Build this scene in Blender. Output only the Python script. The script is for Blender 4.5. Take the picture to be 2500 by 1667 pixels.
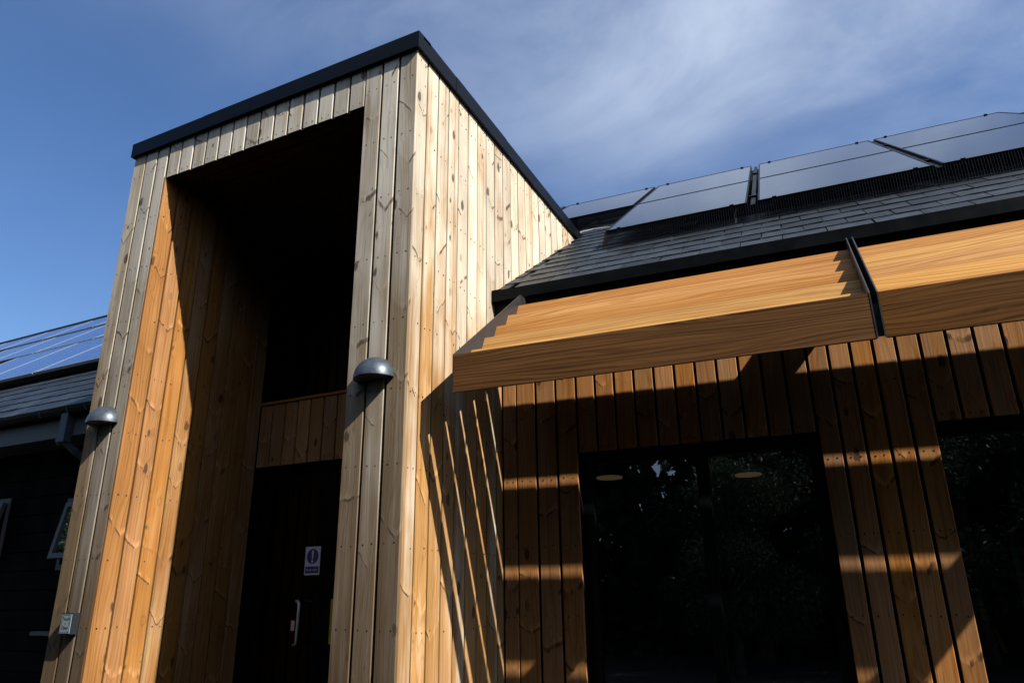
import bpy, math, random
import numpy as np
from mathutils import Vector, Matrix

# ------------------------------------------------------------------ clear
for o in list(bpy.data.objects):
    bpy.data.objects.remove(o, do_unlink=True)
scene = bpy.context.scene
COL = scene.collection
random.seed(7)

# ------------------------------------------------------------------ camera
def cam_axes(yaw, pitch, roll):
    cy, sy, cp, sp = math.cos(yaw), math.sin(yaw), math.cos(pitch), math.sin(pitch)
    fwd = Vector((sy * cp, cy * cp, sp)); right = Vector((cy, -sy, 0)); up = right.cross(fwd)
    cr, sr = math.cos(roll), math.sin(roll)
    return cr * right + sr * up, -sr * right + cr * up, fwd
cd = bpy.data.cameras.new('camera'); cam = bpy.data.objects.new('camera', cd); COL.objects.link(cam)
r_, u_, f_ = cam_axes(-0.456323, 0.335884, -0.0139017)
cm = Matrix((r_, u_, -f_)).transposed().to_4x4(); cm.translation = Vector((2.30225, -3.30323, 1.6))
cam.matrix_world = cm
cd.sensor_width = 36.0; cd.lens = 36.0 * 1771.63 / 2500.0
cd.clip_start = 0.05; cd.clip_end = 5000
scene.camera = cam
scene.render.resolution_x = 1024; scene.render.resolution_y = 682

# ------------------------------------------------------------------ world, sun, exposure
SUN = Vector((1.0, -0.275, 0.912)).normalized()          # towards the sun
sun_el = math.asin(SUN.z); sun_az = math.atan2(SUN.x, SUN.y)
world = bpy.data.worlds.new('World'); scene.world = world; world.use_nodes = True
wn = world.node_tree; wn.nodes.clear()
def wnode(t, **k):
    n = wn.nodes.new(t)
    for a, b in k.items(): setattr(n, a, b)
    return n
sky = wnode('ShaderNodeTexSky', sky_type='NISHITA', sun_disc=False)
sky.sun_elevation = sun_el; sky.sun_rotation = sun_az
sky.altitude = 200; sky.air_density = 1.0; sky.dust_density = 1.0; sky.ozone_density = 2.2
tc = wnode('ShaderNodeTexCoord')
sep = wnode('ShaderNodeSeparateXYZ'); wn.links.new(tc.outputs['Generated'], sep.inputs[0])
zz = wnode('ShaderNodeMath', operation='MAXIMUM'); wn.links.new(sep.outputs['Z'], zz.inputs[0]); zz.inputs[1].default_value = 0.0
z2 = wnode('ShaderNodeMath', operation='ADD'); wn.links.new(zz.outputs[0], z2.inputs[0]); z2.inputs[1].default_value = 0.15
dx = wnode('ShaderNodeMath', operation='DIVIDE'); wn.links.new(sep.outputs['X'], dx.inputs[0]); wn.links.new(z2.outputs[0], dx.inputs[1])
dy = wnode('ShaderNodeMath', operation='DIVIDE'); wn.links.new(sep.outputs['Y'], dy.inputs[0]); wn.links.new(z2.outputs[0], dy.inputs[1])
cmb = wnode('ShaderNodeCombineXYZ'); wn.links.new(dx.outputs[0], cmb.inputs[0]); wn.links.new(dy.outputs[0], cmb.inputs[1])
def cloud_noise(rotz, sc, loc, scale, detail, rough, dist):
    mp = wnode('ShaderNodeMapping'); wn.links.new(cmb.outputs[0], mp.inputs['Vector'])
    mp.inputs['Rotation'].default_value = (0, 0, rotz); mp.inputs['Scale'].default_value = sc; mp.inputs['Location'].default_value = loc
    nz = wnode('ShaderNodeTexNoise'); wn.links.new(mp.outputs[0], nz.inputs['Vector'])
    nz.inputs['Scale'].default_value = scale; nz.inputs['Detail'].default_value = detail
    nz.inputs['Roughness'].default_value = rough; nz.inputs['Distortion'].default_value = dist
    return nz.outputs['Fac']
def wmath(op, a, b, clamp=False):
    m = wnode('ShaderNodeMath', operation=op); m.use_clamp = clamp
    for i, v in enumerate((a, b)):
        if isinstance(v, (int, float)): m.inputs[i].default_value = v
        else: wn.links.new(v, m.inputs[i])
    return m.outputs[0]
def wrange(v, a, b, c, d):
    m = wnode('ShaderNodeMapRange'); m.interpolation_type = 'SMOOTHSTEP'
    wn.links.new(v, m.inputs[0])
    for i, x in enumerate((a, b, c, d)): m.inputs[i + 1].default_value = x
    return m.outputs[0]
n1 = cloud_noise(0.95, (0.9, 1.35, 1), (0.3, 1.7, 0), 2.6, 8, 0.56, 0.35)
n2 = cloud_noise(0.5, (1, 1, 1), (4.1, 2.2, 0), 1.1, 4, 0.5, 0.3)
# the cirrus bank lies to the right of a line across the sky
bank = wmath('ADD', wmath('MULTIPLY', dx.outputs[0], 0.95), wmath('MULTIPLY', dy.outputs[0], -0.12))
bankm = wrange(bank, -1.02, -0.10, 0.035, 1.0)
low = wrange(dy.outputs[0], 0.95, 1.35, 1.0, 0.30)
m1 = wrange(wmath('ADD', wmath('MULTIPLY', n1, 0.6), wmath('MULTIPLY', n2, 0.5)), 0.34, 0.80, 0.0, 1.0)
mask = wmath('MULTIPLY', wmath('MULTIPLY', m1, bankm), low)
thin = wmath('MULTIPLY', wmath('MULTIPLY', bankm, low), 0.14)
mask = wmath('ADD', wmath('MULTIPLY', mask, 1.12), thin, True)
mixc = wnode('ShaderNodeMix', data_type='RGBA'); wn.links.new(mask, mixc.inputs['Factor'])
hs = wnode('ShaderNodeHueSaturation'); hs.inputs['Hue'].default_value = 0.507; hs.inputs['Saturation'].default_value = 1.22; hs.inputs['Value'].default_value = 1.0
wn.links.new(sky.outputs[0], hs.inputs['Color'])
wn.links.new(hs.outputs[0], mixc.inputs[6]); mixc.inputs[7].default_value = (3.7, 4.4, 5.7, 1)
bg = wnode('ShaderNodeBackground'); wn.links.new(mixc.outputs[2], bg.inputs['Color']); bg.inputs['Strength'].default_value = 0.123
wo = wnode('ShaderNodeOutputWorld'); wn.links.new(bg.outputs[0], wo.inputs['Surface'])

sl = bpy.data.lights.new('sun', 'SUN'); sl.energy = 5.0; sl.angle = math.radians(0.5); sl.color = (1.0, 0.955, 0.88)
so = bpy.data.objects.new('sun', sl); COL.objects.link(so); so.rotation_euler = SUN.to_track_quat('Z', 'Y').to_euler(); so.location = SUN * 60

vs = scene.view_settings; vs.view_transform = 'Standard'; vs.look = 'None'; vs.gamma = 1.0; vs.use_curve_mapping = False
vs.exposure = 0.3

# ------------------------------------------------------------------ material helpers
MATS = {}
class NT:
    def __init__(s, name):
        s.m = bpy.data.materials.new(name); s.m.use_nodes = True; s.t = s.m.node_tree
        s.b = s.t.nodes['Principled BSDF']; MATS[name] = s.m
    def n(s, t, **k):
        x = s.t.nodes.new(t)
        for a, b in k.items(): setattr(x, a, b)
        return x
    def put(s, v, sock):
        if isinstance(v, (int, float)): sock.default_value = v
        elif isinstance(v, tuple): sock.default_value = v if len(v) == len(sock.default_value) else v + (1,)
        else: s.t.links.new(v, sock)
    def math(s, op, a, b=0.0, clamp=False):
        x = s.n('ShaderNodeMath', operation=op); x.use_clamp = clamp; s.put(a, x.inputs[0]); s.put(b, x.inputs[1]); return x.outputs[0]
    def rng(s, v, a, b, c=0.0, d=1.0, smooth=True):
        x = s.n('ShaderNodeMapRange')
        if smooth: x.interpolation_type = 'SMOOTHSTEP'
        for i, q in enumerate((v, a, b, c, d)): s.put(q, x.inputs[i])
        return x.outputs[0]
    def mix(s, f, a, b, mode='MIX'):
        x = s.n('ShaderNodeMix', data_type='RGBA', blend_type=mode); s.put(f, x.inputs[0]); s.put(a, x.inputs[6]); s.put(b, x.inputs[7]); return x.outputs[2]
    def xyz(s, x, y, z):
        c = s.n('ShaderNodeCombineXYZ'); s.put(x, c.inputs[0]); s.put(y, c.inputs[1]); s.put(z, c.inputs[2]); return c.outputs[0]
    def noise(s, v, scale=1.0, detail=3.0, rough=0.5, dist=0.0):
        x = s.n('ShaderNodeTexNoise'); s.put(v, x.inputs['Vector']); x.inputs['Scale'].default_value = scale
        x.inputs['Detail'].default_value = detail; x.inputs['Roughness'].default_value = rough; x.inputs['Distortion'].default_value = dist
        return x.outputs['Fac']
    def bump(s, h, strength, dist):
        x = s.n('ShaderNodeBump'); s.put(h, x.inputs['Height']); x.inputs['Strength'].default_value = strength; x.inputs['Distance'].default_value = dist
        s.t.links.new(x.outputs[0], s.b.inputs['Normal'])
    def fin(s, col, rough, metal=0.0, spec=0.5):
        s.put(col, s.b.inputs['Base Color']); s.put(rough, s.b.inputs['Roughness']); s.put(metal, s.b.inputs['Metallic'])
        s.b.inputs['Specular IOR Level'].default_value = spec
        return s.m

def plain(name, col, rough=0.5, metal=0.0, spec=0.5, var=0.0, vscale=6.0):
    k = NT(name)
    c = col
    if var > 0:
        g = k.n('ShaderNodeNewGeometry')
        nz = k.noise(g.outputs['Position'], vscale, 5, 0.6)
        c = k.mix(k.rng(nz, 0.3, 0.7), tuple(x * (1 - var) for x in col) + (1,), tuple(min(1, x * (1 + var)) for x in col) + (1,))
        k.put(k.rng(nz, 0.3, 0.7, rough * 0.85, min(1, rough * 1.15)), k.b.inputs['Roughness']); rough = k.rng(nz, 0.3, 0.7, rough * 0.85, min(1.0, rough * 1.15))
    return k.fin(c, rough, metal, spec)

def wood(name, early, late, grey, w0, w1, zlo, zhi, knot=(0.10, 0.052, 0.026), dark_low=0.0, rough=0.62, knots=1.0, arm=1.0):
    """knotty softwood: UV u = metres across the board (0 = middle), v = metres along it"""
    k = NT(name)
    uv = k.n('ShaderNodeUVMap'); sp = k.n('ShaderNodeSeparateXYZ'); k.t.links.new(uv.outputs[0], sp.inputs[0])
    U, V = sp.outputs[0], sp.outputs[1]
    oi = k.n('ShaderNodeObjectInfo'); Rn = oi.outputs['Random']
    geo = k.n('ShaderNodeNewGeometry'); gp = k.n('ShaderNodeSeparateXYZ'); k.t.links.new(geo.outputs['Position'], gp.inputs[0])
    Vr = k.math('ADD', V, k.math('MULTIPLY', Rn, 37.0))
    R10 = k.math('MULTIPLY', Rn, 10.0)
    def rr(m): return k.math('FRACT', k.math('MULTIPLY', Rn, m))
    # whorls: V-shaped spike knots leaving the pith line, pale flare above and darker wood below
    off = k.math('MULTIPLY', k.math('SUBTRACT', rr(7.13), 0.5), 0.07)
    ab = k.math('ABSOLUTE', k.math('SUBTRACT', U, off))
    wob = k.math('MULTIPLY', k.math('SUBTRACT', k.noise(k.xyz(k.math('MULTIPLY', U, 16.0), k.math('MULTIPLY', Vr, 4.0), R10), 1.0, 3), 0.5), 0.07)
    slope = k.math('ADD', 0.35, k.math('MULTIPLY', rr(11.7), 1.0))
    s1 = k.math('ADD', k.math('SUBTRACT', Vr, k.math('MULTIPLY', ab, slope)), wob)
    FQ = 2.15
    vo = k.n('ShaderNodeTexVoronoi', voronoi_dimensions='1D'); sw = k.math('MULTIPLY', s1, FQ); k.put(sw, vo.inputs['W']); vo.inputs['Scale'].default_value = 1.0
    sd = k.math('DIVIDE', k.math('SUBTRACT', sw, vo.outputs['W']), FQ)
    d1 = k.math('ABSOLUTE', sd)
    wc = k.n('ShaderNodeSeparateColor'); k.t.links.new(vo.outputs['Color'], wc.inputs[0])
    on = k.rng(wc.outputs[0], 0.25, 0.42)                      # some whorls fall outside the board
    side = k.math('GREATER_THAN', k.math('MULTIPLY', k.math('SUBTRACT', U, off), k.math('SUBTRACT', wc.outputs[1], 0.5)), 0.0)
    both = k.math('GREATER_THAN', wc.outputs[2], 0.62)
    armn = k.noise(k.xyz(k.math('MULTIPLY', U, 24.0), k.math('MULTIPLY', Vr, 3.0), R10), 1.0, 2)
    armm = k.math('MULTIPLY', k.math('MULTIPLY', k.math('MAXIMUM', side, both), on), k.rng(armn, 0.34, 0.54))
    thick = k.math('ADD', 0.008, k.math('MULTIPLY', k.math('MULTIPLY', wc.outputs[1], wc.outputs[1]), 0.030))
    spike = k.math('MULTIPLY', k.math('MULTIPLY', k.rng(d1, k.math('MULTIPLY', thick, 0.25), thick, 1.0, 0.0), armm), arm)
    fl_n = k.rng(k.noise(k.xyz(k.math('MULTIPLY', U, 26.0), k.math('MULTIPLY', Vr, 5.0), R10), 1.0, 2), 0.40, 0.62)
    flare = k.math('MULTIPLY', k.math('MULTIPLY', k.math('MULTIPLY', k.rng(sd, -0.010, 0.006), k.rng(sd, 0.006, 0.06, 1.0, 0.0)), on), fl_n)
    under = k.math('MULTIPLY', k.math('MULTIPLY', k.rng(sd, -0.025, 0.010, 1.0, 0.0), k.rng(sd, -0.10, -0.015)), on)
    # round knots with ragged rims
    jag = k.math('MULTIPLY', k.math('SUBTRACT', k.noise(k.xyz(k.math('MULTIPLY', U, 60.0), k.math('MULTIPLY', Vr, 30.0), R10), 1.0, 3), 0.5), 0.16)
    vk = k.n('ShaderNodeTexVoronoi', voronoi_dimensions='2D'); vk.inputs['Scale'].default_value = 1.0
    k.put(k.xyz(k.math('ADD', k.math('ADD', k.math('MULTIPLY', U, 7.5), R10), jag), k.math('ADD', k.math('MULTIPLY', Vr, 3.6), jag), 0.0), vk.inputs['Vector'])
    kc = k.n('ShaderNodeSeparateColor'); k.t.links.new(vk.outputs['Color'], kc.inputs[0])
    kr = k.math('MULTIPLY', k.math('MULTIPLY', kc.outputs[0], kc.outputs[0]), 0.16)
    kd = k.math('SUBTRACT', vk.outputs['Distance'], kr)
    kon = k.rng(kc.outputs[1], 0.40, 0.55)
    round_k = k.math('MULTIPLY', k.rng(kd, -0.03, 0.045, 1.0, 0.0), kon)
    halo = k.math('MULTIPLY', k.rng(kd, 0.0, 0.30, 1.0, 0.0), kon)
    # grain: contour lines of a stretched field (cathedral figure) plus fine streaks
    lowf = k.noise(k.xyz(k.math('MULTIPLY', U, 6.0), k.math('MULTIPLY', Vr, 0.55), R10), 1.0, 2)
    rings = k.math('ADD', k.math('MULTIPLY', lowf, k.math('ADD', 5.0, k.math('MULTIPLY', rr(2.9), 12.0))), k.math('ADD', k.math('MULTIPLY', U, k.math('MULTIPLY', rr(9.1), 55.0)), k.math('ADD', k.math('MULTIPLY', halo, 0.9), k.math('MULTIPLY', flare, 0.5))))
    tri = k.math('MULTIPLY', k.math('ABSOLUTE', k.math('SUBTRACT', k.math('FRACT', rings), 0.5)), 2.0)
    g1 = k.noise(k.xyz(k.math('ADD', k.math('MULTIPLY', U, 95.0), k.math('MULTIPLY', lowf, 12.0)), k.math('MULTIPLY', Vr, 1.1), R10), 1.0, 4, 0.6)
    grain = k.math('ADD', k.math('MULTIPLY', k.rng(tri, 0.45, 1.0), 0.5), k.math('MULTIPLY', k.rng(g1, 0.36, 0.64), 0.5))
    base = k.mix(grain, early, late)
    base = k.mix(k.math('MULTIPLY', flare, 0.62), base, tuple(min(1, c * 1.5 + .04) for c in early[:3]) + (1,))
    base = k.mix(k.math('MULTIPLY', under, 0.20), base, tuple(c * 0.78 for c in late[:3]) + (1,))
    # weathering, strongest where rain reaches
    streak = k.noise(k.xyz(k.math('MULTIPLY', U, 22.0), k.math('MULTIPLY', Vr, 0.7), R10), 1.0, 4, 0.6)
    blot = k.noise(k.xyz(k.math('MULTIPLY', U, 5.0), k.math('MULTIPLY', Vr, 1.6), R10), 1.0, 3, 0.5)
    wz = k.rng(gp.outputs[2], zlo, zhi, w0, w1)
    wv = k.math('ADD', wz, k.math('MULTIPLY', k.math('SUBTRACT', k.math('ADD', k.math('ADD', streak, blot), k.math('MULTIPLY', rr(13.3), 0.35)), 1.17), 1.9), True)
    gcol = k.mix(k.math('MULTIPLY', grain, 0.55), grey, tuple(c * 0.62 for c in grey[:3]) + (1,))
    base = k.mix(k.math('MULTIPLY', wv, k.math('SUBTRACT', 1.0, k.math('MULTIPLY', under, 0.15))), base, gcol)
    # a dark water run here and there
    base = k.mix(k.math('MULTIPLY', k.rng(k.noise(k.xyz(k.math('MULTIPLY', U, 40.0), k.math('MULTIPLY', Vr, 0.35), k.math('ADD', R10, 3.0)), 1.0, 2), 0.60, 0.74), 0.5), base, tuple(c * 0.55 for c in late[:3]) + (1,))
    if dark_low > 0:     # darker brown towards the bottom, thinning out with height
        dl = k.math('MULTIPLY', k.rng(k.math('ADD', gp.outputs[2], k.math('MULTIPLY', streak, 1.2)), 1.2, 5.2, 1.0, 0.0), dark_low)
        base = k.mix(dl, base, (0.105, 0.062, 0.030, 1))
    km = k.math('MULTIPLY', k.math('MAXIMUM', spike, round_k), 0.85 * knots)
    base = k.mix(km, base, knot + (1,))
    tint = k.n('ShaderNodeHueSaturation'); k.put(base, tint.inputs['Color'])
    k.put(k.math('MULTIPLY', k.math('ADD', 0.84, k.math('MULTIPLY', k.math('FRACT', k.math('MULTIPLY', Rn, 3.77)), 0.30)), k.rng(blot, 0.3, 0.7, 0.88, 1.10)), tint.inputs['Value'])
    k.put(k.math('ADD', 0.94, k.math('MULTIPLY', k.math('FRACT', k.math('MULTIPLY', Rn, 5.31)), 0.12)), tint.inputs['Saturation'])
    k.bump(k.math('ADD', grain, k.math('MULTIPLY', km, -0.5)), 0.35, 0.0012)
    return k.fin(tint.outputs[0], k.rng(grain, 0, 1, rough + 0.08, rough - 0.04), 0.0, 0.12)

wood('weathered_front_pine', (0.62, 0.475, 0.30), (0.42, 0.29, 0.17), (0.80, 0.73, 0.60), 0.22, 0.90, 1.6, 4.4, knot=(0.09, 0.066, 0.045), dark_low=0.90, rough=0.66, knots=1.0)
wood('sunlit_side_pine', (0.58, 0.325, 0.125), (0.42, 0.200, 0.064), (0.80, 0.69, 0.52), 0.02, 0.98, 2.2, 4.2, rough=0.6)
wood('orange_reveal_pine', (0.52, 0.245, 0.075), (0.36, 0.145, 0.040), (0.56, 0.36, 0.18), 0.02, 0.15, 3.2, 5.0, rough=0.58)
wood('brown_wall_pine', (0.62, 0.285, 0.095), (0.42, 0.165, 0.045), (0.42, 0.26, 0.14), 0.05, 0.15, 2.0, 3.4, rough=0.58, knot=(0.07, 0.035, 0.018))

def oak(name, a, b, dark=1.0):
    k = NT(name)
    uv = k.n('ShaderNodeUVMap'); sp = k.n('ShaderNodeSeparateXYZ'); k.t.links.new(uv.outputs[0], sp.inputs[0])
    oi = k.n('ShaderNodeObjectInfo'); Rn = oi.outputs['Random']; R10 = k.math('MULTIPLY', Rn, 10.0)
    U = sp.outputs[0]; V = k.math('ADD', sp.outputs[1], k.math('MULTIPLY', Rn, 23.0))
    low = k.noise(k.xyz(k.math('MULTIPLY', U, 6.0), k.math('MULTIPLY', V, 0.45), R10), 1.0, 2, 0.5)
    rings = k.math('ADD', k.math('MULTIPLY', low, 9.0), k.math('MULTIPLY', U, 48.0))
    tri = k.math('MULTIPLY', k.math('ABSOLUTE', k.math('SUBTRACT', k.math('FRACT', rings), 0.5)), 2.0)
    w = k.noise(k.xyz(k.math('ADD', k.math('MULTIPLY', U, 95.0), k.math('MULTIPLY', low, 26.0)), k.math('MULTIPLY', V, 1.3), R10), 1.0, 4, 0.65)
    g = k.math('ADD', k.math('MULTIPLY', k.rng(tri, 0.5, 1.0), 0.5), k.math('MULTIPLY', k.rng(w, 0.40, 0.60), 0.5))
    c = k.mix(g, a, b)
    ht = k.n('ShaderNodeHueSaturation'); k.put(c, ht.inputs['Color']); k.put(k.math('ADD', 0.88, k.math('MULTIPLY', Rn, 0.2)), ht.inputs['Value']); k.put(k.math('ADD', 0.97, k.math('MULTIPLY', k.math('FRACT', k.math('MULTIPLY', Rn, 5.7)), 0.1)), ht.inputs['Saturation']); c = ht.outputs[0]
    c = k.mix(1.0, c, oi.outputs['Color'], 'MULTIPLY')
    k.bump(g, 0.15, 0.0006)
    return k.fin(c, k.rng(g, 0, 1, 0.55, 0.48), 0, 0.15)
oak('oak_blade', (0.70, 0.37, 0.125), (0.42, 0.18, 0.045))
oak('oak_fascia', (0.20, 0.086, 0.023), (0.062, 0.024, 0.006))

def slate_mat():
    k = NT('slate')
    oi = k.n('ShaderNodeObjectInfo'); Rn = oi.outputs['Random']
    g = k.n('ShaderNodeNewGeometry')
    nz = k.noise(g.outputs['Position'], 9, 6, 0.65); n2 = k.noise(g.outputs['Position'], 60, 4, 0.6)
    c = k.mix(k.rng(nz, 0.3, 0.7), (0.011, 0.015, 0.020, 1), (0.030, 0.037, 0.044, 1))
    c = k.mix(k.rng(n2, 0.68, 0.8, 0, 0.5), c, (0.16, 0.165, 0.155, 1))
    h = k.n('ShaderNodeHueSaturation'); k.put(c, h.inputs['Color']); k.put(k.math('ADD', 0.55, k.math('MULTIPLY', Rn, 0.9)), h.inputs['Value'])
    k.bump(k.math('ADD', nz, k.math('MULTIPLY', n2, 0.4)), 0.5, 0.004)
    return k.fin(h.outputs[0], k.rng(n2, 0.3, 0.7, 0.40, 0.6), 0, 0.35)
slate_mat()
plain('black_metal', (0.004, 0.005, 0.006), 0.40, 0.0, 0.10, 0.25, 8)
plain('cap_metal', (0.002, 0.0035, 0.006), 0.36, 0.0, 0.13, 0.2, 5)
plain('bracket_metal', (0.035, 0.034, 0.034), 0.42, 0.0, 0.5, 0.15, 12)
plain('door_metal', (0.004, 0.0045, 0.005), 0.7, 0, 0.04)
plain('black_plastic', (0.006, 0.006, 0.007), 0.3, 0, 0.5)
plain('membrane', (0.004, 0.004, 0.004), 0.9, 0, 0.1)
plain('nail_steel', (0.02, 0.015, 0.012), 0.55, 0.2)
plain('graphite_paint', (0.10, 0.122, 0.145), 0.40, 0.55, 0.5, 0.12, 40)
plain('diffuser', (0.62, 0.60, 0.55), 0.4)
plain('white_paint', (0.16, 0.165, 0.165), 0.5, 0, 0.4, 0.1, 4)
plain('grey_fascia', (0.16, 0.175, 0.175), 0.5, 0, 0.4, 0.12, 3)
plain('downpipe_grey', (0.10, 0.13, 0.16), 0.35, 0, 0.5, 0.1, 6)
plain('sign_white', (0.86, 0.88, 0.92), 0.4)
plain('sign_blue', (0.012, 0.030, 0.20), 0.4)
plain('pad_face', (0.30, 0.38, 0.40), 0.35, 0, 0.5, 0.06, 60)
plain('pad_ink', (0.012, 0.016, 0.02), 0.5)
plain('pad_case', (0.02, 0.024, 0.03), 0.45)
plain('steel', (0.70, 0.70, 0.68), 0.38, 0.4)
plain('yellow_tape', (0.55, 0.46, 0.02), 0.5)
plain('dark_boards', (0.0025, 0.003, 0.0035), 0.8, 0, 0.06, 0.3, 4)
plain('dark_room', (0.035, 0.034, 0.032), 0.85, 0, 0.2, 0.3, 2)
plain('room_ceiling', (0.10, 0.10, 0.095), 0.85, 0, 0.2)
plain('green_paint', (0.08, 0.50, 0.28), 0.45)
plain('yellow_paint', (0.85, 0.45, 0.02), 0.45)
plain('tarmac', (0.050, 0.049, 0.047), 0.85, 0, 0.3, 0.35, 3)
plain('bark', (0.10, 0.075, 0.055), 0.85, 0, 0.2, 0.4, 8)
plain('cable_white', (0.6, 0.6, 0.58), 0.4)
plain('silver_frame', (0.62, 0.63, 0.64), 0.35, 0.8)
def leaf_mat(name, a, b):
    k = NT(name); g = k.n('ShaderNodeNewGeometry'); nz = k.noise(g.outputs['Position'], 1.3, 3)
    k.fin(k.mix(k.rng(nz, 0.3, 0.7), a, b), 0.5, 0, 0.35)
    tr = k.n('ShaderNodeBsdfTranslucent'); k.put(k.mix(k.rng(nz, 0.3, 0.7), a, b), tr.inputs[0])
    mx = k.n('ShaderNodeMixShader'); mx.inputs[0].default_value = 0.3
    k.t.links.new(k.b.outputs[0], mx.inputs[1]); k.t.links.new(tr.outputs[0], mx.inputs[2])
    k.t.links.new(mx.outputs[0], k.t.nodes['Material Output'].inputs[0])
leaf_mat('leaf_green', (0.075, 0.11, 0.05, 1), (0.115, 0.14, 0.08, 1))
leaf_mat('leaf_dark', (0.025, 0.050, 0.022, 1), (0.05, 0.085, 0.04, 1))
def glass_mat(name, tint, gain=0.06):
    k = NT(name); t = k.t; t.nodes.remove(k.b)
    fr = k.n('ShaderNodeFresnel'); fr.inputs['IOR'].default_value = 1.55
    f = k.math('ADD', fr.outputs[0], gain, True)
    tr = k.n('ShaderNodeBsdfTransparent'); tr.inputs[0].default_value = tint
    gl = k.n('ShaderNodeBsdfGlossy'); gl.inputs['Roughness'].default_value = 0.0; gl.inputs[0].default_value = (0.9, 0.95, 1, 1)
    mx = k.n('ShaderNodeMixShader'); k.put(f, mx.inputs[0]); t.links.new(tr.outputs[0], mx.inputs[1]); t.links.new(gl.outputs[0], mx.inputs[2])
    t.links.new(mx.outputs[0], t.nodes['Material Output'].inputs[0])
glass_mat('window_glass', (0.80, 0.83, 0.84, 1)); glass_mat('door_glass', (0.16, 0.17, 0.18, 1), 0.0)
def pv_black():
    k = NT('pv_black'); g = k.n('ShaderNodeNewGeometry'); nz = k.noise(g.outputs['Position'], 2.0, 4, 0.5)
    k.b.inputs['IOR'].default_value = 1.30; k.b.inputs['Specular Tint'].default_value = (0.50, 0.72, 1.0, 1)
    k.fin(k.mix(nz, (0.006, 0.011, 0.026, 1), (0.009, 0.016, 0.036, 1)), k.rng(nz, 0.3, 0.7, 0.05, 0.10), 0, 0.38)
pv_black()
def pv_blue():
    k = NT('pv_blue')
    uv = k.n('ShaderNodeUVMap'); sp = k.n('ShaderNodeSeparateXYZ'); k.t.links.new(uv.outputs[0], sp.inputs[0])
    U, V = sp.outputs[0], sp.outputs[1]
    def line(x, pitch, w):
        f = k.math('FRACT', k.math('DIVIDE', x, pitch)); return k.math('LESS_THAN', f, w / pitch)
    cell = k.math('MAXIMUM', line(U, 0.16, 0.006), line(V, 0.16, 0.006))
    bus = k.math('MULTIPLY', line(k.math('ADD', U, 0.04), 0.08, 0.007), line(V, 0.16, 0.085))
    m = k.math('MAXIMUM', k.math('MULTIPLY', cell, 0.25), k.math('MULTIPLY', bus, 0.75))
    vo = k.n('ShaderNodeTexVoronoi'); vo.inputs['Scale'].default_value = 60; k.put(k.xyz(U, V, 0.0), vo.inputs['Vector'])
    c = k.mix(vo.outputs['Distance'], (0.012, 0.04, 0.17, 1), (0.03, 0.085, 0.28, 1))
    k.fin(k.mix(m, c, (0.5, 0.56, 0.65, 1)), 0.16, 0, 0.5)
pv_blue()
def emit(name, col, st):
    k = NT(name); k.fin(col, 0.5); k.b.inputs['Emission Color'].default_value = col + (1,); k.b.inputs['Emission Strength'].default_value = st
emit('lamp_glow', (0.75, 0.52, 0.24), 0.075)

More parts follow.
